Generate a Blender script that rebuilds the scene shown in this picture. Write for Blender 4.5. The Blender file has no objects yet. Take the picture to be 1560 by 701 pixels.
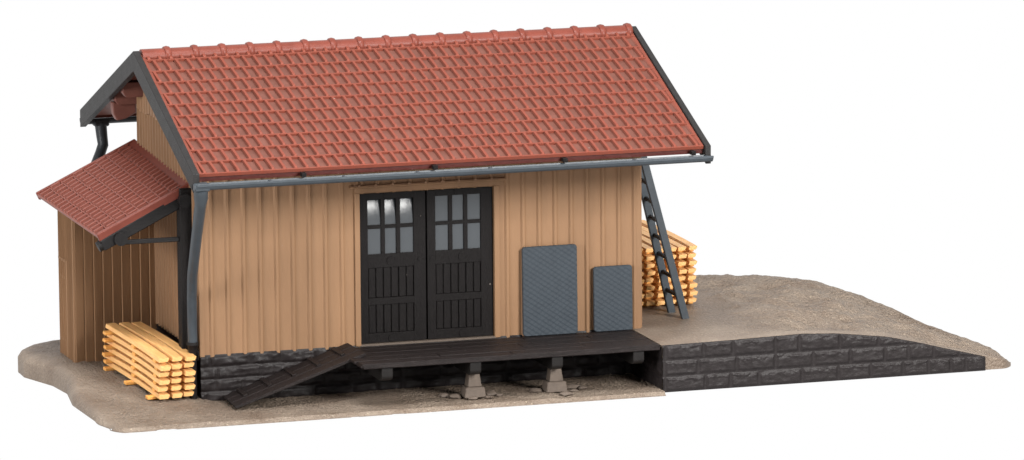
import bpy, bmesh, math, random
from mathutils import Vector, Matrix, noise
random.seed(4)
scene = bpy.context.scene
C = scene.collection

# ------------------------------------------------------------------ materials
def mat(name, col, rough=.5, var=.12, vscale=6.0, bump=.15, bscale=60.0, bdist=.01, spec=.4,
        stretch=(1, 1, 1), col2=None, attr=None, attr_col=None, sss=0.0, dust=0.0):
    m = bpy.data.materials.new(name); m.use_nodes = True
    nt = m.node_tree; N = nt.nodes; L = nt.links
    p = N['Principled BSDF']
    p.inputs['Roughness'].default_value = rough
    p.inputs['Specular IOR Level'].default_value = spec
    tc = N.new('ShaderNodeTexCoord'); mp = N.new('ShaderNodeMapping')
    mp.inputs['Scale'].default_value = stretch
    L.new(tc.outputs['Object'], mp.inputs['Vector'])
    n1 = N.new('ShaderNodeTexNoise'); n1.inputs['Scale'].default_value = vscale
    n1.inputs['Detail'].default_value = 6; n1.inputs['Roughness'].default_value = .6
    L.new(mp.outputs[0], n1.inputs['Vector'])
    cr = N.new('ShaderNodeValToRGB')
    cr.color_ramp.elements[0].position = .3; cr.color_ramp.elements[1].position = .7
    a = [max(0, c * (1 - var)) for c in col]; b = [c * (1 + var) for c in (col2 or col)]
    cr.color_ramp.elements[0].color = (*a, 1); cr.color_ramp.elements[1].color = (*b, 1)
    L.new(n1.outputs['Fac'], cr.inputs['Fac'])
    out = cr.outputs['Color']
    if attr:
        at = N.new('ShaderNodeAttribute'); at.attribute_name = attr
        mx = N.new('ShaderNodeMixRGB'); mx.inputs[2].default_value = (*attr_col, 1)
        L.new(at.outputs['Fac'], mx.inputs[0]); L.new(out, mx.inputs[1]); out = mx.outputs[0]
    if dust:
        vo = N.new('ShaderNodeTexVoronoi'); vo.inputs['Scale'].default_value = 3.2; vo.inputs['Randomness'].default_value = 1
        L.new(tc.outputs['Object'], vo.inputs['Vector'])
        lt = N.new('ShaderNodeMath'); lt.operation = 'LESS_THAN'; lt.inputs[1].default_value = .045
        L.new(vo.outputs['Distance'], lt.inputs[0])
        sc = N.new('ShaderNodeSeparateColor'); L.new(vo.outputs['Color'], sc.inputs[0])
        gt = N.new('ShaderNodeMath'); gt.operation = 'GREATER_THAN'; gt.inputs[1].default_value = 1 - dust
        L.new(sc.outputs[0], gt.inputs[0])
        mu = N.new('ShaderNodeMath'); mu.operation = 'MULTIPLY'; L.new(lt.outputs[0], mu.inputs[0]); L.new(gt.outputs[0], mu.inputs[1])
        md = N.new('ShaderNodeMixRGB'); md.inputs[2].default_value = (.22, .19, .165, 1)
        L.new(mu.outputs[0], md.inputs[0]); L.new(out, md.inputs[1]); out = md.outputs[0]
    L.new(out, p.inputs['Base Color'])
    n2 = N.new('ShaderNodeTexNoise'); n2.inputs['Scale'].default_value = bscale
    n2.inputs['Detail'].default_value = 4
    L.new(mp.outputs[0], n2.inputs['Vector'])
    bp = N.new('ShaderNodeBump'); bp.inputs['Strength'].default_value = bump
    bp.inputs['Distance'].default_value = bdist
    L.new(n2.outputs['Fac'], bp.inputs['Height']); L.new(bp.outputs[0], p.inputs['Normal'])
    mr = N.new('ShaderNodeMapRange')
    mr.inputs['To Min'].default_value = max(.05, rough - .1); mr.inputs['To Max'].default_value = min(1, rough + .12)
    L.new(n1.outputs['Fac'], mr.inputs['Value']); L.new(mr.outputs[0], p.inputs['Roughness'])
    if sss:
        p.inputs['Subsurface Weight'].default_value = sss
        p.inputs['Subsurface Radius'].default_value = (.25, .12, .04)
        p.inputs['Subsurface Scale'].default_value = .2
    return m

M = {}
M['tan'] = mat('tan_plastic', (.224, .126, .067), .52, .09, 1.3, .35, 30, .022, .2, (1, 1, .14), (.250, .142, .076), dust=.03)
M['lintel'] = mat('lintel_brown', (.20, .11, .060), .5, .1, 3, .2, 30, .01, .2)
M['tan_dark'] = M['tan']
M['red'] = mat('roof_red', (.116, .043, .031), .48, .14, 2.2, .35, 40, .014, .17, (1, 1, 1), (.128, .051, .038), 'rib', (.168, .042, .026), dust=.07)
M['red_annex'] = mat('annex_roof_red', (.135, .050, .039), .45, .16, 2.0, .35, 30, .014, .24, (1, 1, 1), (.155, .064, .050), 'rib', (.175, .046, .030), dust=.05)
M['red_plain'] = mat('roof_red_plain', (.142, .035, .023), .42, .14, 3, .25, 30, .014, .2, dust=.05)
M['red_deep'] = mat('eave_red', (.060, .009, .006), .3, .15, 5, .25, 30, .012, .4)
M['soffit'] = mat('soffit_red_brown', (.150, .058, .044), .5, .15, 4, .2, 30, .02, .25)
M['barge'] = mat('barge_grey', (.0140, .0128, .0125), .5, .3, 5, .55, 50, .018, .22, dust=.1)
M['gutter'] = mat('gutter_blue_grey', (.038, .046, .054), .42, .12, 4, .25, 30, .012, .32, dust=.12)
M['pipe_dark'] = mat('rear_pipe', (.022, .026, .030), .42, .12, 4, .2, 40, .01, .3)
M['black'] = mat('door_black', (.0068, .0054, .0053), .5, .2, 6, .6, 26, .022, .17, (4, 4, .6), dust=.10)
M['black_x'] = mat('rail_black', (.0085, .0075, .0075), .5, .2, 6, .5, 26, .02, .2, (.6, 4, 4))
M['deck'] = mat('deck_brown_black', (.0105, .0076, .0072), .5, .28, 7, .8, 30, .025, .18, (.5, 4, 4), (.0160, .0118, .0112), dust=.15)
M['stone'] = mat('stone_black', (.0145, .0114, .0112), .46, .2, 9, .3, 38, .02, .2, (1, 1, 1), (.0160, .0130, .0132), dust=.08)
M['joint'] = mat('joist_grey_brown', (.010, .0085, .008), .5, .2, 7, .3, 40, .02, .22)
M['wood'] = mat('plank_yellow', (.66, .350, .125), .45, .10, 4, .4, 20, .02, .2, (4, .4, 4), (.74, .43, .175), sss=.06)
M['wood2'] = mat('spacer_yellow', (.68, .32, .085), .45, .06, 5, .3, 22, .02, .2, (.5, 3, 3), (.72, .36, .10), sss=.06)
M['footing'] = mat('footing_stone', (.105, .082, .066), .6, .15, 9, .4, 30, .02, .2, dust=.1)

# diamond scored sheet
def panel_mat():
    m = mat('scored_grey', (.037, .046, .056), .5, .08, 4, .1, 40, .01, .25)
    N = m.node_tree.nodes; L = m.node_tree.links
    tc = N.new('ShaderNodeTexCoord'); sp = N.new('ShaderNodeSeparateXYZ'); L.new(tc.outputs['Object'], sp.inputs[0])
    def lines(a, b, per, w):
        m1 = N.new('ShaderNodeMath'); m1.operation = 'MULTIPLY'; m1.inputs[1].default_value = a / per; L.new(sp.outputs['X'], m1.inputs[0])
        m2 = N.new('ShaderNodeMath'); m2.operation = 'MULTIPLY_ADD'; m2.inputs[1].default_value = b / per; L.new(sp.outputs['Z'], m2.inputs[0]); L.new(m1.outputs[0], m2.inputs[2])
        f = N.new('ShaderNodeMath'); f.operation = 'FRACT'; L.new(m2.outputs[0], f.inputs[0])
        s = N.new('ShaderNodeMapRange'); s.interpolation_type = 'SMOOTHSTEP'
        s.inputs['From Min'].default_value = 1 - w; s.inputs['From Max'].default_value = 1
        L.new(f.outputs[0], s.inputs['Value']); return s
    s1 = lines(.55, .83, .095, .5); s2 = lines(-.60, .80, .095, .3)
    h = N.new('ShaderNodeMath'); h.operation = 'MULTIPLY_ADD'; h.inputs[1].default_value = .45
    L.new(s2.outputs[0], h.inputs[0]); L.new(s1.outputs[0], h.inputs[2])
    b = N.new('ShaderNodeBump'); b.inputs['Strength'].default_value = .55; b.inputs['Distance'].default_value = .011
    L.new(h.outputs[0], b.inputs['Height'])
    L.new(b.outputs[0], N['Principled BSDF'].inputs['Normal'])
    return m
M['panel'] = panel_mat()

def glass_mat(name, col, rough):
    m = bpy.data.materials.new(name); m.use_nodes = True
    N = m.node_tree.nodes; L = m.node_tree.links; p = N['Principled BSDF']
    p.inputs['Base Color'].default_value = (*col, 1); p.inputs['Roughness'].default_value = rough
    p.inputs['Specular IOR Level'].default_value = .55
    tc = N.new('ShaderNodeTexCoord'); n = N.new('ShaderNodeTexNoise'); n.inputs['Scale'].default_value = 3.2; n.inputs['Detail'].default_value = 2
    L.new(tc.outputs['Object'], n.inputs['Vector'])
    b = N.new('ShaderNodeBump'); b.inputs['Strength'].default_value = .25; b.inputs['Distance'].default_value = .03
    L.new(n.outputs['Fac'], b.inputs['Height']); L.new(b.outputs[0], p.inputs['Normal'])
    return m
M['glass'] = glass_mat('pane_glass', (.050, .056, .062), .27)

def ground_mat():
    m = bpy.data.materials.new('base_earth'); m.use_nodes = True
    N = m.node_tree.nodes; L = m.node_tree.links; p = N['Principled BSDF']
    tc = N.new('ShaderNodeTexCoord')
    big = N.new('ShaderNodeTexNoise'); big.inputs['Scale'].default_value = .9; big.inputs['Detail'].default_value = 7; big.inputs['Roughness'].default_value = .65
    fine = N.new('ShaderNodeTexNoise'); fine.inputs['Scale'].default_value = 14; fine.inputs['Detail'].default_value = 6; fine.inputs['Roughness'].default_value = .7
    vor = N.new('ShaderNodeTexVoronoi'); vor.inputs['Scale'].default_value = 15
    for n in (big, fine, vor): L.new(tc.outputs['Object'], n.inputs['Vector'])
    cr = N.new('ShaderNodeValToRGB')
    cr.color_ramp.elements[0].position = .32; cr.color_ramp.elements[0].color = (.126, .090, .065, 1)
    cr.color_ramp.elements[1].position = .68; cr.color_ramp.elements[1].color = (.208, .164, .126, 1)
    L.new(big.outputs['Fac'], cr.inputs['Fac'])
    cr2 = N.new('ShaderNodeValToRGB')
    cr2.color_ramp.elements[0].position = .56; cr2.color_ramp.elements[0].color = (0, 0, 0, 1)
    cr2.color_ramp.elements[1].position = .78; cr2.color_ramp.elements[1].color = (1, 1, 1, 1)
    L.new(fine.outputs['Fac'], cr2.inputs['Fac'])
    mx = N.new('ShaderNodeMixRGB'); mx.inputs[2].default_value = (.33, .275, .21, 1)
    L.new(cr2.outputs[0], mx.inputs[0]); L.new(cr.outputs[0], mx.inputs[1])
    gv = N.new('ShaderNodeTexVoronoi'); gv.inputs['Scale'].default_value = 9; L.new(tc.outputs['Object'], gv.inputs['Vector'])
    gl_ = N.new('ShaderNodeMath'); gl_.operation = 'LESS_THAN'; gl_.inputs[1].default_value = .17; L.new(gv.outputs['Distance'], gl_.inputs[0])
    gs = N.new('ShaderNodeSeparateColor'); L.new(gv.outputs['Color'], gs.inputs[0])
    gg = N.new('ShaderNodeMath'); gg.operation = 'GREATER_THAN'; gg.inputs[1].default_value = .72; L.new(gs.outputs[0], gg.inputs[0])
    gm_ = N.new('ShaderNodeMath'); gm_.operation = 'MULTIPLY'; L.new(gl_.outputs[0], gm_.inputs[0]); L.new(gg.outputs[0], gm_.inputs[1])
    gf = N.new('ShaderNodeMath'); gf.operation = 'MULTIPLY'; gf.inputs[1].default_value = .55; L.new(gm_.outputs[0], gf.inputs[0])
    gx = N.new('ShaderNodeMixRGB'); gx.inputs[2].default_value = (.40, .33, .24, 1); L.new(gf.outputs[0], gx.inputs[0]); L.new(mx.outputs[0], gx.inputs[1])
    L.new(gx.outputs[0], p.inputs['Base Color'])
    mr = N.new('ShaderNodeMapRange'); mr.inputs['To Min'].default_value = .34; mr.inputs['To Max'].default_value = .72
    L.new(big.outputs['Fac'], mr.inputs['Value']); L.new(mr.outputs[0], p.inputs['Roughness'])
    p.inputs['Specular IOR Level'].default_value = .4
    # grain: strong where the noise is high, smooth near the glued places
    at = N.new('ShaderNodeAttribute'); at.attribute_name = 'grain'
    ad = N.new('ShaderNodeMath'); ad.operation = 'MULTIPLY_ADD'; ad.inputs[1].default_value = -.9
    L.new(vor.outputs['Distance'], ad.inputs[0]); L.new(fine.outputs['Fac'], ad.inputs[2])
    mm = N.new('ShaderNodeMath'); mm.operation = 'MULTIPLY'
    L.new(ad.outputs[0], mm.inputs[0]); L.new(at.outputs['Fac'], mm.inputs[1])
    b = N.new('ShaderNodeBump'); b.inputs['Strength'].default_value = .9; b.inputs['Distance'].default_value = .065
    L.new(mm.outputs[0], b.inputs['Height']); L.new(b.outputs[0], p.inputs['Normal'])
    return m
M['ground'] = ground_mat()

# ------------------------------------------------------------------ object helpers
def empty(name, loc, label, cat, group=None):
    o = bpy.data.objects.new(name, None); C.objects.link(o); o.location = loc
    o.empty_display_size = .2
    o['label'] = label; o['category'] = cat
    if group: o['group'] = group
    return o

def root_of(o):
    while o.parent: o = o.parent
    return o

def link(name, me, material, parent=None, smooth=False, label=None, cat=None, group=None, kind=None, loc=None):
    """me is built in world coordinates; the mesh is moved so that its object sits at the parent's origin (or at loc)"""
    me.name = name
    base = Vector(root_of(parent).location) if parent else Vector(loc or (0, 0, 0))
    me.transform(Matrix.Translation(-base))
    o = bpy.data.objects.new(name, me); C.objects.link(o)
    if parent: o.parent = parent
    else: o.location = base
    me.materials.clear()
    for mm in (material if isinstance(material, (list, tuple)) else [material]): me.materials.append(mm)
    if smooth is True:
        for p in me.polygons: p.use_smooth = True
    elif smooth:
        for p in me.polygons: p.use_smooth = True
        me.set_sharp_from_angle(angle=math.radians(smooth))
    if label: o['label'] = label
    if cat: o['category'] = cat
    if group: o['group'] = group
    if kind: o['kind'] = kind
    return o

class MB:
    def __init__(s): s.bm = bmesh.new()
    def box(s, a, b, bevel=.012, mtx=None, jit=0):
        t = bmesh.new(); bmesh.ops.create_cube(t, size=1)
        for v in t.verts:
            v.co = Vector([(a[i] + b[i]) / 2 + v.co[i] * (b[i] - a[i]) for i in range(3)])
            if jit: v.co += Vector([random.uniform(-jit, jit) for _ in range(3)])
        if bevel: bmesh.ops.bevel(t, geom=t.edges[:], offset=bevel, segments=1, affect='EDGES', profile=.5)
        if mtx: t.transform(mtx)
        s._add(t); return s
    def hexa(s, pts, bevel=.012):
        """8 points: bottom quad then top quad"""
        t = bmesh.new(); v = [t.verts.new(p) for p in pts]
        for f in ((3, 2, 1, 0), (4, 5, 6, 7), (0, 1, 5, 4), (1, 2, 6, 5), (2, 3, 7, 6), (3, 0, 4, 7)): t.faces.new([v[i] for i in f])
        bmesh.ops.recalc_face_normals(t, faces=t.faces[:])
        if bevel: bmesh.ops.bevel(t, geom=t.edges[:], offset=bevel, segments=1, affect='EDGES', profile=.5)
        s._add(t); return s
    def prism(s, poly, axis, lo, hi, bevel=0):
        """poly: 2D points in the two other axes"""
        t = bmesh.new(); o = [i for i in range(3) if i != axis]
        def P(p, w):
            c = [0, 0, 0]; c[o[0]], c[o[1]] = p; c[axis] = w; return c
        A = [t.verts.new(P(p, lo)) for p in poly]; B = [t.verts.new(P(p, hi)) for p in poly]
        n = len(poly); t.faces.new(A); t.faces.new(B[::-1])
        for i in range(n): t.faces.new((A[i], B[i], B[(i + 1) % n], A[(i + 1) % n]))
        bmesh.ops.recalc_face_normals(t, faces=t.faces[:])
        if bevel: bmesh.ops.bevel(t, geom=t.edges[:], offset=bevel, segments=1, affect='EDGES', profile=.5)
        s._add(t); return s
    def tube(s, pts, rad, n=12, cap=True, squash=1.0):
        t = bmesh.new(); pts = [Vector(p) for p in pts]
        rads = rad if isinstance(rad, (list, tuple)) else [rad] * len(pts)
        rings = []
        x = None
        for i, p in enumerate(pts):
            d = (pts[min(i + 1, len(pts) - 1)] - pts[max(i - 1, 0)]).normalized()
            if x is None:
                up = Vector((0, 0, 1)) if abs(d.z) < .95 else Vector((0, 1, 0))
                x = d.cross(up).normalized()
            else: x = (x - d * x.dot(d)).normalized()
            y = x.cross(d).normalized()
            rings.append([t.verts.new(p + x * rads[i] * math.cos(k * 2 * math.pi / n) + y * squash * rads[i] * math.sin(k * 2 * math.pi / n)) for k in range(n)])
        for a, b in zip(rings, rings[1:]):
            for k in range(n): t.faces.new((a[k], a[(k + 1) % n], b[(k + 1) % n], b[k]))
        if cap: t.faces.new(rings[0][::-1]); t.faces.new(rings[-1])
        bmesh.ops.recalc_face_normals(t, faces=t.faces[:])
        s._add(t); return s
    def _add(s, t):
        me = bpy.data.meshes.new('tmp'); t.to_mesh(me); t.free()
        s.bm.from_mesh(me); bpy.data.meshes.remove(me)
    def mesh(s):
        me = bpy.data.meshes.new('m'); s.bm.to_mesh(me); s.bm.free(); return me
    def build(s, name, material, parent=None, smooth=30, **k): return link(name, s.mesh(), material, parent, smooth, **k)

def grid(nu, nv, fn, attr=None):
    """fn(i, j) -> point or (point, value)"""
    vs = []; at = []
    for j in range(nv):
        for i in range(nu):
            r = fn(i, j)
            if attr: vs.append(r[0]); at.append(r[1])
            else: vs.append(r)
    fs = [(j * nu + i, j * nu + i + 1, (j + 1) * nu + i + 1, (j + 1) * nu + i) for j in range(nv - 1) for i in range(nu - 1)]
    me = bpy.data.meshes.new('g'); me.from_pydata([tuple(v) for v in vs], [], fs)
    if attr:
        a = me.attributes.new(attr, 'FLOAT', 'POINT'); a.data.foreach_set('value', at)
    me.update(); return me

def ss(a, b, x):
    t = max(0, min(1, (x - a) / (b - a))) if a != b else float(x > a)
    return t * t * (3 - 2 * t)
def interp(x, tab):
    if x <= tab[0][0]: return tab[0][1]
    for (a, p), (b, q) in zip(tab, tab[1:]):
        if x <= b: return p + (q - p) * (x - a) / (b - a)
    return tab[-1][1]
def fbm(x, y, z=0, o=4): return noise.fractal(Vector((x, y, z)), 1.0, 2.0, o)

# ------------------------------------------------------------------ ground (moulded base plate)
YF = [(-2.62, 0.6), (-2.6, -.2), (-2.56, -1.3), (-2.45, -2.05), (-2.25, -2.38), (-1.9, -2.55), (0, -2.5), (9.9, -2.42)]
YB = [(-2.82, 4.6), (-2.6, 5.35), (-2.3, 5.8), (-1.6, 6.2), (0, 6.5), (6, 6.4), (9.9, 6.2)]
def h_left(x, y):
    return (.12 * ss(-1.7, -.4, y) + .26 * ss(-.4, 3.0, y)) * ss(.5, -.4, x)
def left_ground():
    nx, ny = 170, 110
    # outline walked as left boundary curve: y range for each x, with a lobed left end
    LX = [(-2.55, -2.3), (-1.3, -2.58), (.9, -2.62), (2.2, -2.42), (3.2, -2.5), (4.4, -2.86), (5.0, -2.84), (5.6, -2.55), (6.1, -1.9), (6.4, -.6)]
    def fn(i, j):
        v = j / (ny - 1); y = -2.33 + v * 8.73
        xl = interp(y, [(p[0], p[1]) for p in LX])
        if y < -1.9: xl = -2.5 + .75 * (1 - math.sqrt(max(0, 1 - ((-1.9 - y) / .6) ** 2)))
        if y > 4.9: xl = -2.85 + 1.9 * (1 - math.sqrt(max(0, 1 - ((y - 4.9) / 1.5) ** 2)))
        u = i / (nx - 1); x = xl + (9.795 - xl) * u
        if y < 0: y += .015 * fbm(x * 1.2, 3) * ss(-1.5, -2.3, y)
        edge = min((x - xl), (y + 2.33) * 3.5, (6.4 - y))
        r = .14 * (1 - math.sqrt(max(0, 1 - (1 - min(1, edge / .22)) ** 2)))
        g = 1 - .6 * ss(.6, 0, edge)
        z = h_left(x, y) + .02 * fbm(x * .8, y * .8) + .022 * g * fbm(x * 6, y * 6, 2) - r
        return (x, y, z), g
    return grid(nx, ny, fn, 'grain')
def skirt(me, zbot):
    bm = bmesh.new(); bm.from_mesh(me)
    be = [e for e in bm.edges if e.is_boundary]
    r = bmesh.ops.extrude_edge_only(bm, edges=be)
    for v in r['geom']:
        if isinstance(v, bmesh.types.BMVert): v.co.z = zbot
    bmesh.ops.recalc_face_normals(bm, faces=bm.faces[:])
    bm.to_mesh(me); bm.free()

FZ = [(9.8, .97), (11.2, 1.0), (13, 1.04), (13.8, 1.0), (15, .85), (15.8, .66), (16.5, .47), (17.3, .27), (17.7, .17), (18.03, .05)]
BZ = [(9.8, 1.05), (12, 1.08), (14.6, 1.06), (15.5, .98), (16.2, .86), (16.7, .70), (17.0, .55), (17.3, .46), (17.6, .36), (17.85, .24), (18.03, .10)]
BY = [(9.8, 6.1), (13.3, 5.9), (14.8, 5.5), (15.8, 5.0), (16.35, 4.2), (16.8, 2.7), (17.02, 1.2), (17.2, .35), (17.5, -.35), (17.8, -.95), (18.03, -1.6)]
def right_z(x, s):
    return interp(x, FZ) * (1 - s) + interp(x, BZ) * s
def right_ground():
    nx, ny = 200, 130
    def fn(i, j):
        u = i / (nx - 1); x = 9.80 + 8.23 * (1 - (1 - u) ** 1.35)
        y0 = -2.08 if x < 17.7 else -2.08 + .25 * ((x - 17.7) / .33) ** 2
        y1 = interp(x, BY) + .10 * fbm(x * 1.1, 7) + .03 * fbm(x * 6, 1)
        s = j / (ny - 1); y = y0 + (y1 - y0) * s
        back = (1 - s) * (y1 - y0)
        g = max(ss(11.0, 14.0, x + .9 * fbm(x * .7, y * .7)), .6 * ss(2.5, 4.5, y)) * .85 + .12
        if s < .04: g *= .4
        z = right_z(x, s)
        z += ss(0, .12, s) * (ss(0, 1.6, back) * (.17 * fbm(x * .5, y * .6, 5) + .12 * fbm(x * .9, y * 1.5, 9, 5)) * ss(11.9, 13.6, x) + .024 * g * fbm(x * 5.5, y * 5.5, 2, 5))
        z -= .35 * (1 - math.sqrt(max(0, 1 - (1 - min(1, back / .5)) ** 2))) * ss(17.9, 16, x)
        tip = ss(17.9, 18.03, x); z = z * (1 - tip) + .03 * tip
        if x < 12.8 and 1.3 < y < 6.5 and x > 10: z = z + (1.0 - z) * ss(13.0, 12.3, x)   # flat under the plank stack
        return (x, y, z), g
    return grid(nx, ny, fn, 'grain')
gl = left_ground(); gr = right_ground(); skirt(gl, -.07); skirt(gr, -.05)
bm = bmesh.new(); bm.from_mesh(gl); bm.from_mesh(gr)
gm = bpy.data.meshes.new('ground'); bm.to_mesh(gm); bm.free()
link('ground', gm, M['ground'], smooth=50, kind='structure', label='moulded grey brown earth base plate with grainy surface, raised bank at the right', loc=(6, 1, 0))

# added floor under the model, emits plain white so no shadow shows on it
fm = bpy.data.materials.new('white_glow'); fm.use_nodes = True
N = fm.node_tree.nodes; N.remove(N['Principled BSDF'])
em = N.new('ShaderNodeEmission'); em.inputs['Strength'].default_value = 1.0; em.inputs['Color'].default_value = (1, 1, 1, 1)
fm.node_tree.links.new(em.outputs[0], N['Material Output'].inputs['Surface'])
link('floor', MB().box((-160, -160, -.19), (180, 200, -.09), 0).mesh(), fm, kind='structure', label='added pure white floor under the model, glowing so no shadow shows')

# ------------------------------------------------------------------ freight shed
W = 4.85; K = .395; YR = W / 2
shed = empty('freight_shed', (5, 2.4, 0), 'tan boarded freight shed model with red tiled gable roof, black double doors and lean-to', 'building')
def ztop(y): return 5.36 + K * (y + 2.47 if y <= YR else (W + 2.47 - y))
def zunder(y): return ztop(y) - .15

def board_profile(t, pitch, phase, bw=.075, bh=.035):
    """height of batten profile at coordinate t"""
    f = ((t - phase) / pitch) % 1.0; d = f * pitch
    if d < bw: return bh * min(1, min(d, bw - d) / (bw * .3))
    return 0
def wall_samples(t0, t1, pitch, phase, bw=.075):
    s = {t0, t1}; k = math.floor((t0 - phase) / pitch)
    while phase + k * pitch < t1 + pitch:
        b = phase + k * pitch
        for q in (b - .001, b + bw * .3, b + bw * .7, b + bw + .001, b + pitch * .6):
            if t0 < q < t1: s.add(q)
        k += 1
    return sorted(s)
def wall_sheet(axis, pos, sign, t0, t1, z0, ztopf, pitch, phase, bh=.035, rows=6, mb=None, bw=.075, sag=0):
    """battened sheet facing sign*axis; t runs on the other horizontal axis"""
    ts = wall_samples(t0, t1, pitch, phase, bw)
    def fn(i, j):
        t = ts[i]; zt = ztopf(t); zb = z0(t) if callable(z0) else z0
        z = zb + (zt - zb) * j / (rows - 1)
        p = pos + sign * (board_profile(t, pitch, phase, bw, bh) + .005 * noise.noise(Vector((t * 2, z, pos))))
        return (p, t, z) if axis == 0 else (t, p, z)
    me = grid(len(ts), rows, fn)
    bm2 = bmesh.new(); bm2.from_mesh(me)
    if (axis == 1 and sign > 0) or (axis == 0 and sign < 0): bmesh.ops.reverse_faces(bm2, faces=bm2.faces[:])
    if mb: mb._add(bm2); return
    bm2.to_mesh(me); bm2.free(); return me

# front wall (solid core with door opening + battened face)
DX0, DX1, DZ1 = 3.58, 6.66, 4.34
mb = MB()
top0 = zunder(0) - .03
for a, b, z0, z1 in ((.0, DX0, .97, top0), (DX1, 10.0, .97, top0), (DX0, DX1, DZ1, top0)):
    mb.box((a, .0, z0), (b, .16, z1), 0)
    wall_sheet(1, -.014, -1, a + .002, b - .002, z0 - (.0 if z0 > 2 else .0), lambda t: top0, .366, .21 if b < 5 else .295, mb=mb, bw=.125, bh=.038)
# corner boards
mb.box((-.012, -.045, .97), (.1, .1, top0), .01)
mb.box((9.9, -.04, .97), (10.02, .1, top0), .01)
front = mb.build('front_wall', M['tan'], shed, 25)
# door surround
mb = MB()
mb.box((DX0 - .1, -.065, 1.0), (DX0 + .02, .1, DZ1 + .02), .008)
mb.box((DX1 - .02, -.065, 1.0), (DX1 + .1, .1, DZ1 + .02), .008)
mb.box((DX0 - .1, -.063, DZ1 + .022), (DX1 + .1, .1, DZ1 + .12), .008)
mb.box((DX0 - .2, -.10, DZ1 + .122), (DX1 + .24, .04, DZ1 + .165), .01)
mb.build('door_frame', M['tan'], front, 25)
for k in range(9):
    x = DX0 + .0 + k * .375
    MB().tube([(x, -.115, DZ1 + .176), (x, -.03, DZ1 + .174)], .034, 10).build('moulding_stud', M['lintel'], front, 30)
MB().box((DX0 - .2, -.105, DZ1 + .1665), (DX1 + .24, -.03, DZ1 + .183), .004).build('drip_strip', M['lintel'], front, 30)
MB().box((DX0 - .02, -.06, .985), (DX1 + .02, .14, 1.03), .006).build('door_sill', M['footing'], front)

# doors
def door(x0, x1, zb, zt, bosses, label=None):
    y = .03
    mb = MB()
    w = x1 - x0; wx0, wx1 = x0 + .19, x1 - .27; wz1 = zt - .14; wz0 = wz1 - 1.2
    pz = [(wz0 - .30 - .66, wz0 - .30), (zb + .21, zb + .21 + .62)]
    # stiles & rails
    mb.box((x0, y, zb), (wx0, y + .07, zt), .006); mb.box((wx1, y, zb), (x1, y + .07, zt), .006)
    for a, b in ((wz1, zt), (pz[0][1], wz0), (pz[1][1], pz[0][0]), (zb, pz[1][0])):
        mb.box((wx0 - .004, y + .002, a), (wx1 + .004, y + .068, b), .004)
    if True:
        cw = (wx1 - wx0)
        for k in (1, 2):
            c = wx0 + cw * k / 3; mb.box((c - .045, y + .004, wz0 - .002), (c + .045, y + .066, wz1 + .002), .004)
        c = (wz0 + wz1) / 2; mb.box((wx0 - .002, y + .006, c - .04), (wx1 + .002, y + .064, c + .04), .004)
    d = mb.build('door', M['black'], shed, 25, label=label)
    for a, b in pz:
        mb = MB(); n = 6; c = (wx1 - wx0) / n
        for k in range(n):
            mb.box((wx0 + k * c + .012, y + .02 + .004 * (k % 2), a + .002), (wx0 + (k + 1) * c - .012, y + .06, b - .002), .008)
        mb.box((wx0, y + .055, a), (wx1, y + .064, b), 0)
        mb.build('board_panel', M['black'], d, 25)
    for r in range(2):
        for k in range(3):
            cw = (wx1 - wx0) / 3; ch = (wz1 - wz0) / 2
            a0 = wx0 + k * cw + (.045 if k else 0); a1 = wx0 + (k + 1) * cw - (.045 if k < 2 else 0)
            b1 = wz1 - r * ch - (.04 if r else 0); b0 = wz1 - (r + 1) * ch + (.04 if r == 0 else 0)
            tilt = PANE_TILT if (label and 'left' in label and r == 0) else 0
            def fn(i, j, a0=a0, a1=a1, b0=b0, b1=b1, tilt=tilt):
                u = i / 6; v = j / 8
                return (a0 + (a1 - a0) * u, y + .040 + .006 * math.sin(u * 3.14) + tilt * v * v * (b1 - b0) * .5, b0 + (b1 - b0) * v)
            link('pane', grid(7, 9, fn), M['glass'], d, True)
    for bx, bz, r in bosses:
        MB().tube([(bx, y + .01, bz), (bx, y - .014, bz)], r, 14).build('bolt_boss', M['black'], d, 30)
PANE_TILT = .32
door(3.61, 5.105, 1.04, 4.325, [(4.24, 4.27, .07), (4.31, 2.83, .09), (4.97, 2.83, .05), (4.33, 1.13, .09)], 'left black door leaf with bright reflections in its top panes')
door(5.14, 6.63, 1.04, 4.325, [(5.85, 4.27, .08), (5.93, 2.83, .09), (5.25, 2.83, .06), (5.93, 1.13, .09)], 'right black door leaf with evenly grey panes')
MB().box((3.5, .17, 1.0), (6.8, .19, 4.4), 0).build('door_backing', M['black'], shed)

# gable walls
def gable(x, sign, name, zlow):
    mb = MB()
    mb.prism([(0.05, zlow), (W, zlow), (W, zunder(W) - .03), (YR, zunder(YR) - .03), (0.05, zunder(0) - .03)], 0, min(x, x - sign * .15), max(x, x - sign * .15))
    wall_sheet(0, x + sign * .014, sign, .1, W - .002, zlow, lambda t: min(zunder(t) - .03, zunder(t)), .235, .1, .075, 6, mb, .09)
    return mb.build(name, M['tan'], shed, 25)
g1 = gable(0, -1, 'gable_wall', 1.12)
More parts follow.
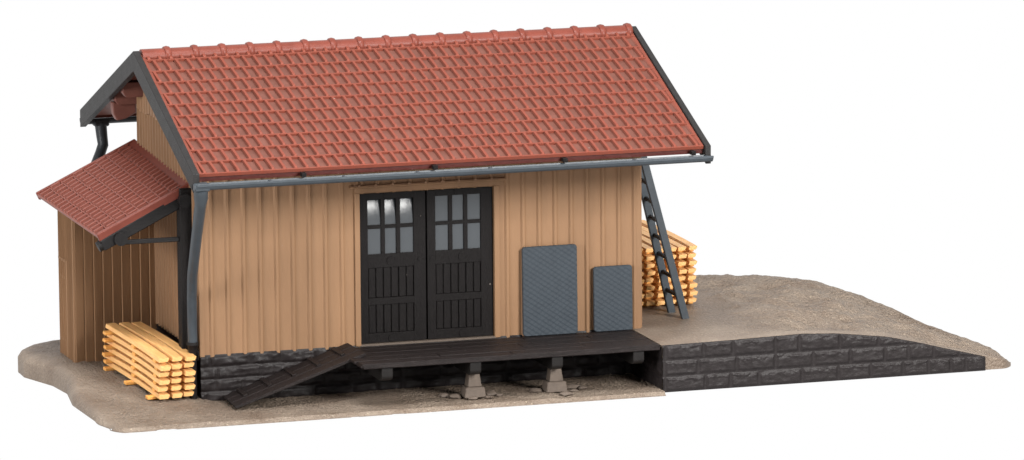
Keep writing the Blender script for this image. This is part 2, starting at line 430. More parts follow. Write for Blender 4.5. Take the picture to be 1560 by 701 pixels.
# upper boarding course on the left gable
mb = MB()
y = .3
while y < W - .15:
    zt = zunder(y) - .05; z0 = 5.72 + .03 * ((int(y * 10)) % 2)
    if zt > z0 + .1: mb.box((-.125, y, z0), (-.03, y + .17, min(zt, zunder(y + .17) - .05)), .012)
    y += .235
mb.build('upper_boarding', M['tan'], g1, 25)
gable(10, 1, 'gable_wall', .99)
mb = MB(); mb.box((.001, W - .15, .97), (9.999, W - .001, zunder(W) - .03), 0)
wall_sheet(1, W + .012, 1, .1, 9.9, .97, lambda t: zunder(W) - .03, .366, .21, mb=mb)
mb.build('rear_wall', M['tan'], shed, 25)
MB().box((-.03, W - .08, 1.1), (.05, W + .02, zunder(W) - .03), .01).build('corner_board', M['tan'], shed)

# stone plinth
def lumpy(x0, x1, z0, z1, rows, seed, dep=.04, nx=260, nz=44, topf=None, yy=-.03):
    rnd = random.Random(seed); J = []
    for r in range(rows):
        t = x0 + rnd.uniform(0, .5); L = [x0 - .3]
        while t < x1 + .6: L.append(t); t += rnd.uniform(.55, 1.05)
        J.append(L)
    def fn(i, j):
        x = x0 + (x1 - x0) * i / (nx - 1); zt = topf(x) if topf else z1
        z = z0 + (zt - z0) * j / (nz - 1)
        zw = z + .03 * fbm(x * 1.4, seed)
        f = (zw - z0) / ((z1 - z0) / rows); r = max(0, min(rows - 1, int(f))); dz = min(f - r, 1 - f + r) * (z1 - z0) / rows
        dx = min(abs(x - q) for q in J[r])
        d = max(0, min(dz, dx))
        b = ss(0, .07, d)
        y = yy - dep * b - b * (.034 * fbm(x * 4.2, z * 5.0, seed, 2) + .006 * fbm(x * 9, z * 14, seed + 3, 2))
        return (x, min(y, yy + .01), z)
    return fn, nx, nz
fn, nx, nz = lumpy(.0, 9.82, -.05, 1.02, 4, 3)
bmp = MB(); bmp.box((.0, -.03, -.06), (9.79, W, .965), 0)
t = bmesh.new(); t.from_mesh(grid(nx, nz, fn)); bmp._add(t)
# left face of the plinth
def fnl(i, j):
    y = -.05 + (W + .05) * i / 119; z = -.05 + 1.16 * j / 29
    zz = ((z + .05) / .27) % 1; b = ss(0, .25, min(zz, 1 - zz))
    return (-.05 - .05 * b - .035 * b * fbm(y * 3, z * 8, 4), y, z)
t = bmesh.new(); t.from_mesh(grid(120, 30, fnl)); bmesh.ops.reverse_faces(t, faces=t.faces[:]); bmp._add(t)
bmp.box((-.06, .0, .9), (0.03, W, 1.14), .015)
bmp.build('plinth', M['stone'], shed, 50)

# ---- roof
def tile_surface(U, pitch, courses, P, first=1.0, rib_h=.03, step=.06, lean=.03, rib_w=.36, margin=.07, rnd_seed=1):
    """moulded tiles: every course is a lip with sunken pockets above it, ribs between the pockets, courses staggered by half a tile
    P(u, v, h) -> world point; u along the eave 0..U, v 0..1 down the slope"""
    rnd = random.Random(rnd_seed)
    half = pitch / 2; n = int(math.ceil(U / half)) + 1
    us = [0.0, margin * .9]
    for c in range(n):
        for f in (0, .06, .5 * rib_w, rib_w - .06, rib_w):
            x = margin + c * half + f * pitch
            if x < U - margin: us.append(x)
    us += [U - margin * .9, U]; us = sorted(set(us))
    seg = (0, .05, .10, .42, .78, .84, .90, .985, 1.0)
    vs = [(r, f) for r in range(courses) for f in seg]
    jit = [[rnd.uniform(-1, 1) for _ in range(n + 3)] for _ in range(courses)]
    def fn(i, j):
        r, f = vs[j]; u = us[i]
        uu = u - lean * (f - .5)
        ph = (u - margin - (half if r % 2 else 0)) / pitch
        q_ = ph - math.floor(ph + 1e-6)
        cell = int(max(0, math.floor(ph + 1e-6)))
        jj = jit[r][min(cell, n + 2)]
        inrib = max(0, min(1, min(q_, rib_w - q_) / .055 + .001)) if q_ < rib_w else 0
        edge = u <= margin * .95 or u >= U - margin * .95
        lip = ss(.78, .90, f)
        h = step * (.12 + .88 * lip) + .004 * jj * (1 - lip)
        if f <= 0: h = 0
        if edge: h = step * (.95 if f > 0 else .9); val = .9
        else:
            rf = 1 if .05 <= f <= .85 else (0 if f <= 0 or f >= .90 else .8)
            top = step + rib_h * rf
            h = h + (top - h) * inrib * (1 if f > 0 else 0)
            val = max(inrib * (1 if f > 0 else 0), lip * .85)
        if f >= 1.0: h = 0.0 if r < courses - 1 else -.02
        u2 = u + lean * (f - .5) + .004 * jj if not edge else u
        vv = (r + f - (1 - first)) / (courses - (1 - first))
        return P(min(max(u2, 0), U), max(vv, 0), h), val
    return grid(len(us), len(vs), fn, 'rib')

X0, X1 = -.60, 10.62
cosk = 1 / math.sqrt(1 + K * K); sink = K * cosk
def Pfront(u, v, h):
    y = YR - .05 - v * (YR - .05 + 2.47); z = ztop(y) - .045
    return (X0 + u, y - h * sink, z + h * cosk)
def Prear(u, v, h):
    y = YR + .05 + v * (W + 2.47 - YR - .05); z = ztop(y) - .045
    return (X1 - u, y + h * sink, z + h * cosk)
roofs = []
for P, s in ((Pfront, -1), (Prear, 1)):
    me = tile_surface(X1 - X0, .249, 11, P, first=.6, rib_h=.022, step=.050, lean=.05, rib_w=.34, rnd_seed=5 + s)
    bm2 = bmesh.new(); bm2.from_mesh(me)
    n = sum((f.normal.z for f in bm2.faces))
    bm2.normal_update()
    if sum(f.normal.z for f in bm2.faces) < 0: bmesh.ops.reverse_faces(bm2, faces=bm2.faces[:])
    bm2.to_mesh(me); bm2.free()
    rf = link('roof', me, M['red'], shed, 24, label='front roof slope of red interlocking tiles' if s < 0 else 'rear roof slope of red interlocking tiles')
    roofs.append(rf)
    # slab beneath (soffit) and eave edge
    ye = -2.47 if s < 0 else W + 2.47
    mb = MB()
    yy0, yy1 = (ye, YR) if s < 0 else (YR, ye)
    mb.prism([(ye - s * .07, ztop(ye) - .06 + K * .07), (YR, ztop(YR) - .06), (YR, ztop(YR) - .15), (ye - s * .07, ztop(ye) - .15 + K * .07)], 0, X0 + .01, X1 - .01)
    mb.build('soffit', M['soffit'], rf, 30)
    MB().box((X0 + .005, min(ye - s * .05, ye - s * .11), ztop(ye) - .165), (X1 - .005, max(ye - s * .05, ye - s * .11), ztop(ye) - .0), .006).build('eave_strip', M['red_deep'], rf, 30)
# ridge caps
mb = MB(); L = (X1 - X0 - .04); n = 18
for k in range(n):
    x = X0 + .02 + k * L / n
    mb.tube([(x, YR, 7.215), (x + L / n, YR, 7.215)], [.205, .205], 18, squash=.80)
    for q in (0.0,):
        xc = x + L / n * .92
        mb.tube([(xc - .075, YR, 7.22), (xc - .05, YR, 7.22), (xc, YR, 7.225), (xc + .05, YR, 7.22), (xc + .075, YR, 7.22)], [.2, .228, .24, .228, .2], 18, squash=.84)
mb.build('ridge_cap', M['red_plain'], shed, 40)

# barge boards
def barge(x0, x1):
    mb = MB()
    for s in (-1, 1):
        ye = -2.56 if s < 0 else W + 2.56
        zt = lambda y: ztop(y) + .055
        mb.prism([(ye, zt(ye)), (YR, zt(YR)), (YR, zt(YR) - .44), (ye, zt(ye) - .40)], 0, x0 + (.003 if s > 0 else 0), x1 - (.003 if s > 0 else 0), .01)
    return mb.build('barge_board', M['barge'], shed, 25)
barge(-.76, -.615); barge(10.635, 10.76)

# purlins under the left overhang
for (py, w, h) in ((.9, .24, .22), (YR, .24, .22), (4.20, .24, .28), (4.93, .24, .26)):
    zt = zunder(py) - .02
    MB().prism([(-.58, zt), (-.0, zt), (-.0, zt - h - .05), (-.50, zt - h - .05), (-.58, zt - h + .05)], 1, py - w / 2, py + w / 2, .012).build('purlin', M['soffit'], shed)
MB().prism([(-.62, 5.87), (-.08, 5.87), (-.08, 5.62), (-.30, 5.50), (-.52, 5.46), (-.60, 5.62)], 1, 4.90, 5.14, .02).build('bracket', M['soffit'], shed)

# gutters
def gutter(yc, zc, sgn):
    t = bmesh.new(); r = .135; n = 10
    xs = [-.72, 0, 2, 4, 6, 8, 10, 10.75]
    rings = []
    for x in xs:
        ring = []
        for k in range(n + 1):
            a = math.pi + k * math.pi / n
            ring.append(t.verts.new((x, yc + r * math.cos(a), zc + r * .95 * math.sin(a))))
        for k in range(n, -1, -1):
            a = math.pi + k * math.pi / n
            ring.append(t.verts.new((x, yc + (r - .025) * math.cos(a), zc + .012 + (r - .025) * math.sin(a))))
        rings.append(ring)
    for a, b in zip(rings, rings[1:]):
        m = len(a)
        for k in range(m): t.faces.new((a[k], a[(k + 1) % m], b[(k + 1) % m], b[k]))
    for ring in (rings[0], rings[-1]):
        t.faces.new(ring[:n + 1])
    bmesh.ops.recalc_face_normals(t, faces=t.faces[:])
    mb = MB(); mb._add(t)
    mb.box((-.72, yc - .148, zc - .035), (10.75, yc - .122, zc + .02), .006)
    g = mb.build('gutter', M['gutter'] if sgn < 0 else M['pipe_dark'], shed, 35)
    for k in range(7):
        x = .9 + k * 1.62
        MB().prism([(yc + .140 * math.cos(math.pi + a_ * math.pi / 10), zc + .006 + .136 * math.sin(math.pi + a_ * math.pi / 10)) for a_ in range(11)], 0, x, x + .05).build('gutter_joint', M['gutter'], g, 35)
    for k in range(4):
        x = 1.6 + k * 2.9
        MB().box((x, min(yc + sgn * .0, yc - sgn * .16), zc + .03), (x + .10, max(yc + sgn * .0, yc - sgn * .16), zc + .12), .006).build('gutter_bracket', M['black'], g, 35)
gutter(-2.62, 5.165, -1); gutter(W + 2.62, 5.15, 1)

# front downpipe
mb = MB()
mb.tube([(-.60, -2.58, 5.06), (-.575, -2.5, 4.86), (-.55, -2.35, 4.7), (-.47, -1.7, 3.95), (-.30, -.62, 2.9), (-.19, -.12, 2.3), (-.165, -.03, 1.3)],
        [.155, .15, .125, .115, .112, .108, .105], 14)
mb.box((-.76, -2.72, 5.02), (-.42, -2.44, 5.19), .03)
dp = mb.build('downpipe', M['gutter'], shed, 40)
mb = MB(); mb.tube([(-.165, -.03, 1.33), (-.165, -.03, 1.27), (-.165, -.03, 1.25), (-.165, -.03, 1.12)], [.125, .135, .115, .105], 14)
mb.tube([(-.165, -.03, 1.13), (-.165, -.03, .0)], [.085, .085], 12)
mb.build('pipe_shoe', M['black'], dp, 40)
# rear downpipe
mb = MB()
mb.tube([(-.28, W + 2.58, 5.06), (-.26, W + 2.55, 4.75), (-.25, W + 2.5, 4.56), (-.33, W + 2.45, 4.38), (-.85, W + 2.0, 3.5), (-.95, W + 1.6, 3.0), (-.95, W + 1.2, .36)], [.14, .13, .125, .12, .12, .12, .12], 12)
mb.box((-.45, W + 2.45, 4.98), (-.1, W + 2.72, 5.15), .03)
mb.build('downpipe', M['pipe_dark'], shed, 40)

# ---- lean-to on the left gable
mb = MB()
AX = -1.90
def zlean(x, y):   # underside of lean-to roof
    a = -x / 2.15
    ft = 4.66 + (4.93 - 4.66) * (y - .4) / 4.8; fl = 3.64 + (3.84 - 3.64) * (y - .4) / 4.8
    return ft + (fl - ft) * a - .10
def lapped(axis, pos, t0, t1, n, zb, zt, flip, yamp=.08):
    ts = []
    for k in range(n):
        ts += [t0 + (t1 - t0) * (k + f) / n for f in (0.0, .06, .94)]
    ts.append(t1)
    def fn(i, j):
        t_ = ts[i]; f = i % 3
        off = -(yamp * (-.35, 1.0, .25)[f]) if i < len(ts) - 1 else 0
        z = zb + (zt(t_) - zb) * j / 7
        off -= .004 * noise.noise(Vector((t_ * 3, z, 2)))
        return (t_, pos + off, z) if axis == 1 else (pos + off, t_, z)
    me = grid(len(ts), 8, fn); b = bmesh.new(); b.from_mesh(me)
    if flip: bmesh.ops.reverse_faces(b, faces=b.faces[:])
    return b
mb._add(lapped(1, 3.5, AX, -.005, 9, .15, lambda t_: zlean(t_, 3.5), False))
mb._add(lapped(0, AX, 3.5, W, 7, .15, lambda t_: zlean(AX, t_), True, .07))
mb.prism([(AX + .004, .1), (-.004, .1), (-.004, zlean(0, 3.6)), (AX + .004, zlean(AX, 3.6))], 1, 3.505, 3.6)
mb.prism([(AX + .004, .1), (-.004, .1), (-.004, zlean(0, W)), (AX + .004, zlean(AX, W))], 1, W - .1, W - .01)
mb.box((AX + .002, 3.51, .1), (AX + .1, W - .02, zlean(AX, 3.6) - .0), 0)
mb.box((AX - .045, 3.45, .12), (AX + .05, 3.53, zlean(AX, 3.5)), .012)
lean = mb.build('lean_to', M['tan'], shed, 25, label='small boarded closet of the lean-to')
mb = MB(); xd = AX - .03
mb.box((xd - .02, 4.02, .3), (AX, 4.09, 2.55), .01); mb.box((xd - .02, 4.09, 2.48), (AX, 4.78, 2.55), .01); mb.box((xd - .004, 4.09, .3), (AX, 4.78, 2.478), 0)
mb.box((xd - .01, 4.1, .7), (xd + .01, 4.75, .76), .004); mb.box((xd - .01, 4.1, 2.1), (xd + .01, 4.75, 2.16), .004)
mb.build('closet_door', M['tan'], lean, 30)
def Plean(u, v, h):
    # u along y (0..1 scaled), v from wall to eave
    y = 5.2 - u; a = v
    ft = 4.66 + .27 * (y - .4) / 4.8; fl = 3.64 + .20 * (y - .4) / 4.8
    xw = -.02; xe = -2.10 - .2 * (y - .4) / 4.8
    return (xw + (xe - xw) * a - h * .42, y, ft + (fl - ft) * a + h * .9)
me = tile_surface(4.72, .262, 8, lambda u, v, h: Plean(u, .08 + v * .92, h), rib_h=.030, step=.045, lean=.03, rib_w=.40)
b = bmesh.new(); b.from_mesh(me); b.normal_update()
if sum(f.normal.z for f in b.faces) < 0: bmesh.ops.reverse_faces(b, faces=b.faces[:])
b.to_mesh(me); b.free()
lr = link('lean_to_roof', me, M['red_annex'], lean, 24)
mb = MB()
def q(u, v, h): return Vector(Plean(u, v, h))
mb.hexa([q(-.0, -.0, -.10), q(4.8, .0, -.10), q(4.8, .95, -.10), q(0, .95, -.10), q(0, 0, -.02), q(4.8, 0, -.02), q(4.8, .95, -.02), q(0, .95, -.02)], .004)
mb.hexa([q(4.70, -.0, -.11), q(4.82, .0, -.11), q(4.82, 1.0, -.11), q(4.70, 1.0, -.11), q(4.70, 0, .085), q(4.82, 0, .085), q(4.82, 1.0, .085), q(4.70, 1.0, .085)], .02)
mb.hexa([q(-.03, -.0, -.11), q(.05, .0, -.11), q(.05, 1.0, -.11), q(-.03, 1.0, -.11), q(-.03, 0, .075), q(.05, 0, .075), q(.05, 1.0, .075), q(-.03, 1.0, .075)], .02)
mb.hexa([q(.0, -.0, -.05), q(4.75, .0, -.05), q(4.75, .10, -.05), q(0, .10, -.05), q(0, 0, .06), q(4.75, 0, .06), q(4.75, .10, .03), q(0, .10, .03)], .01)
mb.build('verge_trim', M['red_plain'], lean, 30)
# post, rafter, tie bar
MB().box((-.31, .30, -.02), (-.02, .62, 4.62), .02).build('post', M['black'], lean)
mb = MB()
a = Vector((-.12, .52, 4.42)); b_ = Vector((-2.02, .48, 3.46))
d = (b_ - a).normalized(); nrm = Vector((0, 1, 0)).cross(d).normalized(); w = .15
pts = []
for P0 in (a - d * .1,):
    pass
yv = Vector((0, .13, 0))
A = [a - yv - nrm * w, a + yv - nrm * w, a + yv + nrm * w, a - yv + nrm * w]
B = [b_ - yv - nrm * w * .8, b_ + yv - nrm * w * .8, b_ + yv + nrm * w * .8, b_ - yv + nrm * w * .8]
mb.hexa(A + B, .02)
mb.tube([b_ - d * .05, b_ + d * .08], [.125, .115], 14)
mb.tube([(-1.62, .30, 3.60), (-1.62, .42, 3.60)], .15, 16)
mb.tube([(-.2, .22, 4.36), (-.2, .4, 4.36)], .15, 16)
mb.build('rafter', M['black_x'], lean, 30)
MB().box((-1.6, .38, 3.46), (-.3, .46, 3.56), .012).build('tie_bar', M['black_x'], lean)

# ------------------------------------------------------------------ loading platform
deck = empty('loading_platform', (6.4, -1.0, 0), 'dark brown plank loading platform on stub joists below the double doors', 'platform')
mb = MB()
ys = [-2.06, -1.66, -1.25, -.83, -.42, -.10]
for k, (a, b) in enumerate(zip(ys, ys[1:])):
    x0 = 2.98 + .06 * (k == 0)
    cuts = [x0] + sorted({0: [6.45], 1: [4.9, 8.2], 2: [6.9], 3: [5.4, 8.6], 4: [7.2]}[k]) + [9.77]
    for c0, c1 in zip(cuts, cuts[1:]):
        mb.box((c0 + .006, a + .010, .915 + random.uniform(-.004, .004)), (c1 - .006, b - .010, .99 + random.uniform(-.006, .006)), .014, jit=.003)
mb.box((3.02, -2.03, .905), (9.75, -.1, .95), 0)
mb.prism([(-2.05, .985), (-2.05, .88), (-2.0, .86), (-1.9, .86), (-1.9, .985)], 0, 3.08, 9.76, .006)
for k in range(40):
    x = random.uniform(3.2, 9.6); y = random.choice(ys[1:-1]) + random.choice((-.06, .06))
    mb.tube([(x, y, .98), (x, y, 1.0)], .014, 6)
mb.build('decking', M['deck'], deck, 30)
for x in (3.62, 5.60, 7.45, 9.30):
    MB().prism([(-1.97, .90), (-.06, .90), (-.06, .56), (-1.82, .56), (-1.93, .61), (-1.97, .67)], 0, x - .125, x + .125, .012).build('joist', M['joint'], deck)
for x in (5.62, 7.47):
    mb = MB()
    y = -1.50; x += .06
    mb.hexa([(x - .24, y - .2, .02), (x + .24, y - .2, .02), (x + .24, y + .2, .02), (x - .24, y + .2, .02), (x - .21, y - .17, .25), (x + .21, y - .17, .25), (x + .21, y + .17, .25), (x - .21, y + .17, .25)], .02)
    mb.hexa([(x - .16, y - .14, .25), (x + .16, y - .14, .25), (x + .16, y + .14, .25), (x - .16, y + .14, .25), (x - .11, y - .12, .56), (x + .11, y - .12, .56), (x + .11, y + .12, .56), (x - .11, y + .12, .56)], .015)
    mb.build('footing', M['footing'], deck)
random.seed(9)
stones = []
for k, (x, y, r) in enumerate([(5.3, -1.42, .17), (6.12, -1.3, .16), (5.6, -1.75, .11), (7.15, -1.4, .17), (8.0, -1.25, .2), (8.2, -1.4, .12), (7.62, -1.95, .16), (7.9, -1.65, .1), (5.1, -1.2, .13), (5.95, -1.75, .09), (6.25, -1.55, .09)]):
    t = bmesh.new(); bmesh.ops.create_icosphere(t, subdivisions=2, radius=1)
    for v in t.verts:
        n_ = noise.noise(v.co * 1.3 + Vector((k * 7, 0, 0)))
        v.co = Vector((v.co.x * r * (1 + .4 * n_), v.co.y * r * .7 * (1 + .4 * n_), .03 + v.co.z * r * .38 * (1 + .3 * n_))) + Vector((x, y, 0))
    m_ = MB(); m_._add(t)
    side = 'right' if x > 6.6 else 'left'
    m_.build('stone', M['footing'], None, 35, label='small flat pale stone on the earth around the %s footing under the platform' % side, cat='stone', group='stones around the %s platform footing' % side, loc=(x, y, 0))

# ramp
mb = MB()
A0, A1 = Vector((.48, -.16, .07)), Vector((3.28, -.16, 1.06))       # rear edge bottom / top
B0, B1 = Vector((.46, -1.24, .03)), Vector((3.36, -1.30, 1.02))     # front edge
up = Vector((-.33, 0, .94)).normalized() * .07
npl = 3
for k in range(npl):
    f0, f1 = k / npl + .012, (k + 1) / npl - .012
    a0 = A0.lerp(B0, f0); a1 = A1.lerp(B1, f0); b0 = A0.lerp(B0, f1); b1 = A1.lerp(B1, f1)
    mb.hexa([a0, a1, b1, b0, a0 + up, a1 + up, b1 + up, b0 + up], .012)
rp = empty('ramp', (1.9, -.7, 0), 'dark brown plank ramp with cleats leaning from the ground up to the platform', 'ramp')
mb.build('ramp_boards', M['deck'], rp)
for k in range(5):
    f = .12 + k * .19
    a = A0.lerp(A1, f) + up; b = A0.lerp(B0, .62); b = b + (A1.lerp(B1, .62) - b) * f + up
    dx = (A1 - A0).normalized() * .05; uu = up.normalized() * .035
    MB().hexa([a - dx, a + dx, b + dx, b - dx, a - dx + uu, a + dx + uu, b + dx + uu, b - dx + uu], .008).build('cleat', M['deck'], rp)

# ------------------------------------------------------------------ retaining wall
def zret(x): return interp(x, [(9.78, .98), (11.2, .995), (13, 1.035), (13.8, .995), (15, .845), (15.8, .655), (16.5, .465), (17.0, .34), (17.32, .25), (17.34, .25)])
blocks = [[9.86, 10.78, 11.36, 12.02, 13.02, 13.86, 14.62, 15.38, 15.98, 16.5, 16.86, 17.32],
          [9.84, 10.62, 11.5, 12.4, 13.28, 14.14, 14.95, 15.5, 16.1, 16.7, 17.32],
          [9.86, 10.74, 11.42, 12.4, 12.95, 13.9, 14.8, 15.5, 16.1, 16.8, 17.4]]
def fret(i, j):
    nx, nz = 560, 72
    x = 9.80 + 7.52 * i / (nx - 1); zt = zret(x); z = -.06 + (zt + .06) * j / (nz - 1)
    hs = [-.06, .29, .64, 1.2]
    r = 0 if z < hs[1] else (1 if z < hs[2] else 2)
    dz = min(abs(z - hs[r]), abs(hs[r + 1] - z)); 
    if j > nz * .9 or r == 2: dz = min(dz, zt - z)
    dx = min(abs(x - q_) for q_ in blocks[r]); d = min(dx, dz)
    e = ss(.012, .075, d + .012 * fbm(x * 6, z * 6, 3))
    up_ = ss(.16, .04, (hs[r + 1] if r < 2 else zt) - z)
    y = -2.10 - e * (.026 + .010 * fbm(x * 2.0, z * 4, r, 3) + (.006 + .022 * up_) * fbm(x * 6, z * 10, r + 5, 4))
    return (x, min(y, -2.097), z)
mb = MB()
t = bmesh.new(); t.from_mesh(grid(560, 72, fret)); mb._add(t)
# return face at the left end, looking along the platform
def fret2(i, j):
    y = -2.098 + 2.05 * i / 59; z = -.06 + 1.0 * j / 29
    dz = min(abs(z - q_) for q_ in (-.06, .29, .64, 1.0)); e = ss(.01, .07, dz)
    return (9.80 - e * (.02 + .02 * fbm(y * 4, z * 6, 8)), y, z)
t = bmesh.new(); t.from_mesh(grid(60, 30, fret2)); bmesh.ops.reverse_faces(t, faces=t.faces[:]); mb._add(t)
xs = [9.8 + 7.52 * k / 40 for k in range(41)]
for a, b in zip(xs, xs[1:]):
    mb.hexa([(a, -2.097, -.06), (b, -2.097, -.06), (b, -2.085, -.06), (a, -2.085, -.06), (a, -2.097, zret(a)), (b, -2.097, zret(b)), (b, -2.085, zret(b)), (a, -2.085, zret(a))], 0)
link('retaining_wall', mb.mesh(), M['stone'], smooth=60, label='black rusticated block retaining wall curving down along the earth bank', cat='wall', loc=(13, -2.1, 0))

# ------------------------------------------------------------------ sheets leaning on the wall
def sheet(x0, x1, z0, z1, label):
    t = bmesh.new(); r = .06; n = 5; poly = []
    w, h = x1 - x0, z1 - z0
    for cx, cz, a0 in ((w / 2 - r, h - r, 0), (-w / 2 + r, h - r, 90), (-w / 2 + r, r, 180), (w / 2 - r, r, 270)):
        for k in range(n): a = math.radians(a0 + 90 * k / (n - 1)); poly.append((cx + r * math.cos(a), cz + r * math.sin(a)))
    mb = MB(); mb.prism(poly, 1, -.04, .04, .012)
    me = mb.mesh(); me.transform(Matrix.Rotation(math.radians(-1.2), 4, 'X'))
    o = link('scored_sheet', me, M['panel'], smooth=30, label=label, cat='sheet')
    o.location = ((x0 + x1) / 2, -.15, z0)
sheet(7.25, 8.50, 1.0, 2.97, 'taller dark grey diamond scored sheet leaning on the wall next to the doors')
sheet(8.88, 9.77, 1.0, 2.44, 'shorter dark grey diamond scored sheet leaning on the wall near the right corner')

# ------------------------------------------------------------------ ladder
lad = empty('ladder', (11.27, 1.07, 1), 'dark blue grey ladder leaning against the right gable end', 'ladder')
def rail(foot, top):
    f = Vector(foot); t_ = Vector(top); d = (t_ - f).normalized(); s_ = Vector((0, 1, 0)); n_ = d.cross(s_).normalized()
    a = .085; b = .05
    pts = [f - n_ * a - s_ * b, f + n_ * a - s_ * b, f + n_ * a + s_ * b, f - n_ * a + s_ * b]
    pts += [p + (t_ - f) for p in pts]
    MB().hexa(pts, .015).build('rail', M['gutter'], lad)
RF, RT = Vector((11.27, .60, .98)), Vector((10.22, .70, 5.05))
LF, LT = Vector((11.27, 1.55, .98)), Vector((10.30, 1.45, 5.05))
rail(RF, RT); rail(LF, LT)
for k in range(9):
    f = .135 + k * .103
    a = RF.lerp(RT, f); b = LF.lerp(LT, f)
    MB().tube([a, b], .048, 8).build('rung', M['barge'], lad)

# ------------------------------------------------------------------ plank stacks
ORD = ['first', 'second', 'third', 'fourth', 'fifth', 'sixth', 'seventh', 'eighth']
def plank_mesh(L, w, h, bow):
    bm = bmesh.new(); n = 9; rings = []
    for k in range(n):
        y = L * k / (n - 1); x = bow * math.sin(math.pi * k / (n - 1))
        c = .004
        sec = [(-w / 2 + .004, 0), (w / 2 - .035, 0), (w / 2 - .01, h * .5), (w / 2, h - c), (w / 2 - c, h), (-w / 2 + c + .02, h), (-w / 2 + .02, h - c), (-w / 2 + .008, h * .5)]
        rings.append([bm.verts.new((x + p[0], y, p[1])) for p in sec])
    for a, b in zip(rings, rings[1:]):
        for k in range(8): bm.faces.new((a[k], a[(k + 1) % 8], b[(k + 1) % 8], b[k]))
    bm.faces.new(rings[0]); bm.faces.new(rings[-1][::-1])
    bmesh.ops.recalc_face_normals(bm, faces=bm.faces[:])
    me = bpy.data.meshes.new('plank'); bm.to_mesh(me); bm.free(); me.materials.append(M['wood'])
    return me
def stack(mtx, n_layers, n_planks, L, w, pitch, h, gap, where, gname, sticks, ext, bow, seed, xn):
    rnd = random.Random(seed)
    pm = [plank_mesh(L, w, h, bow + d) for d in (-.02, 0, .025)]
    sw = (n_planks - 1) * pitch + w
    def spacer(e):
        sm = MB(); sm.box((-e, -.075, 0), (sw + xn, .075, gap), .01); q_ = sm.mesh(); q_.name = 'spacer'; q_.materials.append(M['wood2']); return q_
    slong, sshort = spacer(ext), spacer(-.03)
    for l in range(n_layers):
        zb = l * (h + gap)
        lay = n_layers - l
        lname = 'top layer' if lay == 1 else ('bottom layer' if lay == n_layers else ORD[lay - 1] + ' layer down')
        for s_i, sy in enumerate(sticks):
            nm = ['front', 'middle', 'rear'][s_i]
            o = bpy.data.objects.new('spacer_strip', slong if (s_i == 2 or l == 0) else sshort); C.objects.link(o)
            o.matrix_world = mtx @ Matrix.Translation((rnd.uniform(-.02, .02), sy + rnd.uniform(-.02, .02), zb))
            o['label'] = '%s spacer strip under the %s, plank stack %s' % (nm, lname, where)
            o['category'] = 'spacer strip'; o['group'] = 'spacer strips in the %s' % gname
        for p in range(n_planks):
            o = bpy.data.objects.new('plank', rnd.choice(pm)); C.objects.link(o)
            o.matrix_world = mtx @ Matrix.Translation((w / 2 + p * pitch + rnd.uniform(-.016, .016), rnd.uniform(-.06, .06), zb + gap)) @ Matrix.Rotation(math.radians(rnd.uniform(-.7, .7)), 4, 'Z')
            side = {3: ['left', 'middle', 'right']}.get(n_planks)
            pn = side[p] if side else (ORD[p] + ' from the left')
            o['label'] = ('%s plank in the %s of the stack %s' % (pn, lname, where)) if side else ('%s, %s plank from the left, stack %s' % (lname, ORD[p], where))
            o['category'] = 'plank'; o['group'] = 'planks in the %s' % gname
# left stack: slopes and splays with the ground
ang = math.atan2(.26, 3.05); yawl = math.atan2(.42, 3.05)
mL = Matrix.Translation((-1.02, -.36, .115)) @ Matrix.Rotation(yawl, 4, 'Z') @ Matrix.Rotation(ang, 4, 'X')
stack(mL, 6, 3, 3.1, .240, .298, .088, .072, 'by the black post', 'left plank stack', (.35, 1.6, 2.85), .13, .05, 3, .03)
mR = Matrix.Translation((10.62, 2.1, 1.0))
stack(mR, 8, 6, 3.8, .200, .25, .082, .088, 'behind the ladder', 'right plank stack', (.40, 1.9, 3.4), .08, .05, 8, .03)

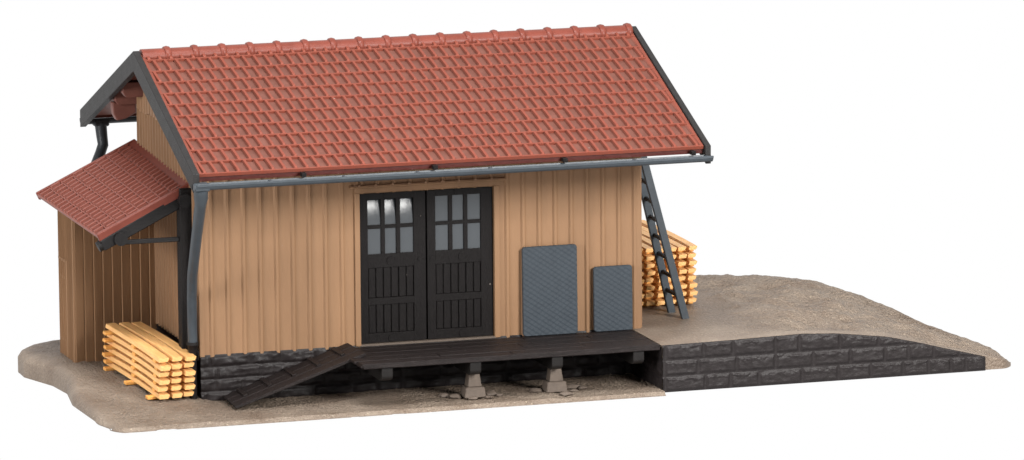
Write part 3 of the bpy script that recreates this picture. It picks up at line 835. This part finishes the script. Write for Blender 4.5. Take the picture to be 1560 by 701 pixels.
# ------------------------------------------------------------------ camera
cam = bpy.data.cameras.new('camera'); co = bpy.data.objects.new('camera', cam); C.objects.link(co)
r = Vector((0.95302527, -0.30279493, -0.00761978)); u = Vector((0.05704416, 0.1547221, 0.98630981)); f = Vector((0.29747066, 0.94041284, -0.16472675))
co.matrix_world = Matrix(((r.x, u.x, -f.x, -33.65184212), (r.y, u.y, -f.y, -128.71321038), (r.z, u.z, -f.z, 25.89137397), (0, 0, 0, 1)))
cam.lens = 220.88289866796305; cam.sensor_width = 36; cam.clip_start = 1; cam.clip_end = 2000
scene.camera = co

# ------------------------------------------------------------------ light
w = bpy.data.worlds.new('World'); scene.world = w; w.use_nodes = True
wn = w.node_tree.nodes; wl = w.node_tree.links
tc = wn.new('ShaderNodeTexCoord'); sp = wn.new('ShaderNodeSeparateXYZ'); mr = wn.new('ShaderNodeMapRange')
wl.new(tc.outputs['Generated'], sp.inputs[0]); wl.new(sp.outputs['Y'], mr.inputs['Value'])
mr.interpolation_type = 'SMOOTHSTEP'
mr.inputs['From Min'].default_value = -.1; mr.inputs['From Max'].default_value = .45
mr.inputs['To Min'].default_value = .22; mr.inputs['To Max'].default_value = 1.0   # white backdrop behind the model, dim studio behind the camera
wl.new(mr.outputs[0], wn['Background'].inputs[0]); wn['Background'].inputs[1].default_value = 1.0
def area(name, loc, target, size, power, col=(1, 1, 1)):
    l = bpy.data.lights.new(name, 'AREA'); l.shape = 'RECTANGLE'; l.size = size[0]; l.size_y = size[1]; l.energy = power; l.color = col
    o = bpy.data.objects.new(name, l); C.objects.link(o); o.location = loc
    o.rotation_euler = (Vector(target) - Vector(loc)).to_track_quat('-Z', 'Y').to_euler()
area('front_softbox', (24, -46, 23), (6, 0, 2), (16, 14), 45000, (1, .985, .96))
area('top_softbox', (-2, -18, 42), (6, 0, 3), (20, 18), 30000, (1, .99, .98))
area('left_softbox', (-46, -22, 16), (4, 2, 2), (16, 14), 23000, (1, .99, .98))
scene.view_settings.view_transform = 'Standard'; scene.view_settings.look = 'None'; scene.view_settings.exposure = 0
scene.cycles.max_bounces = 6
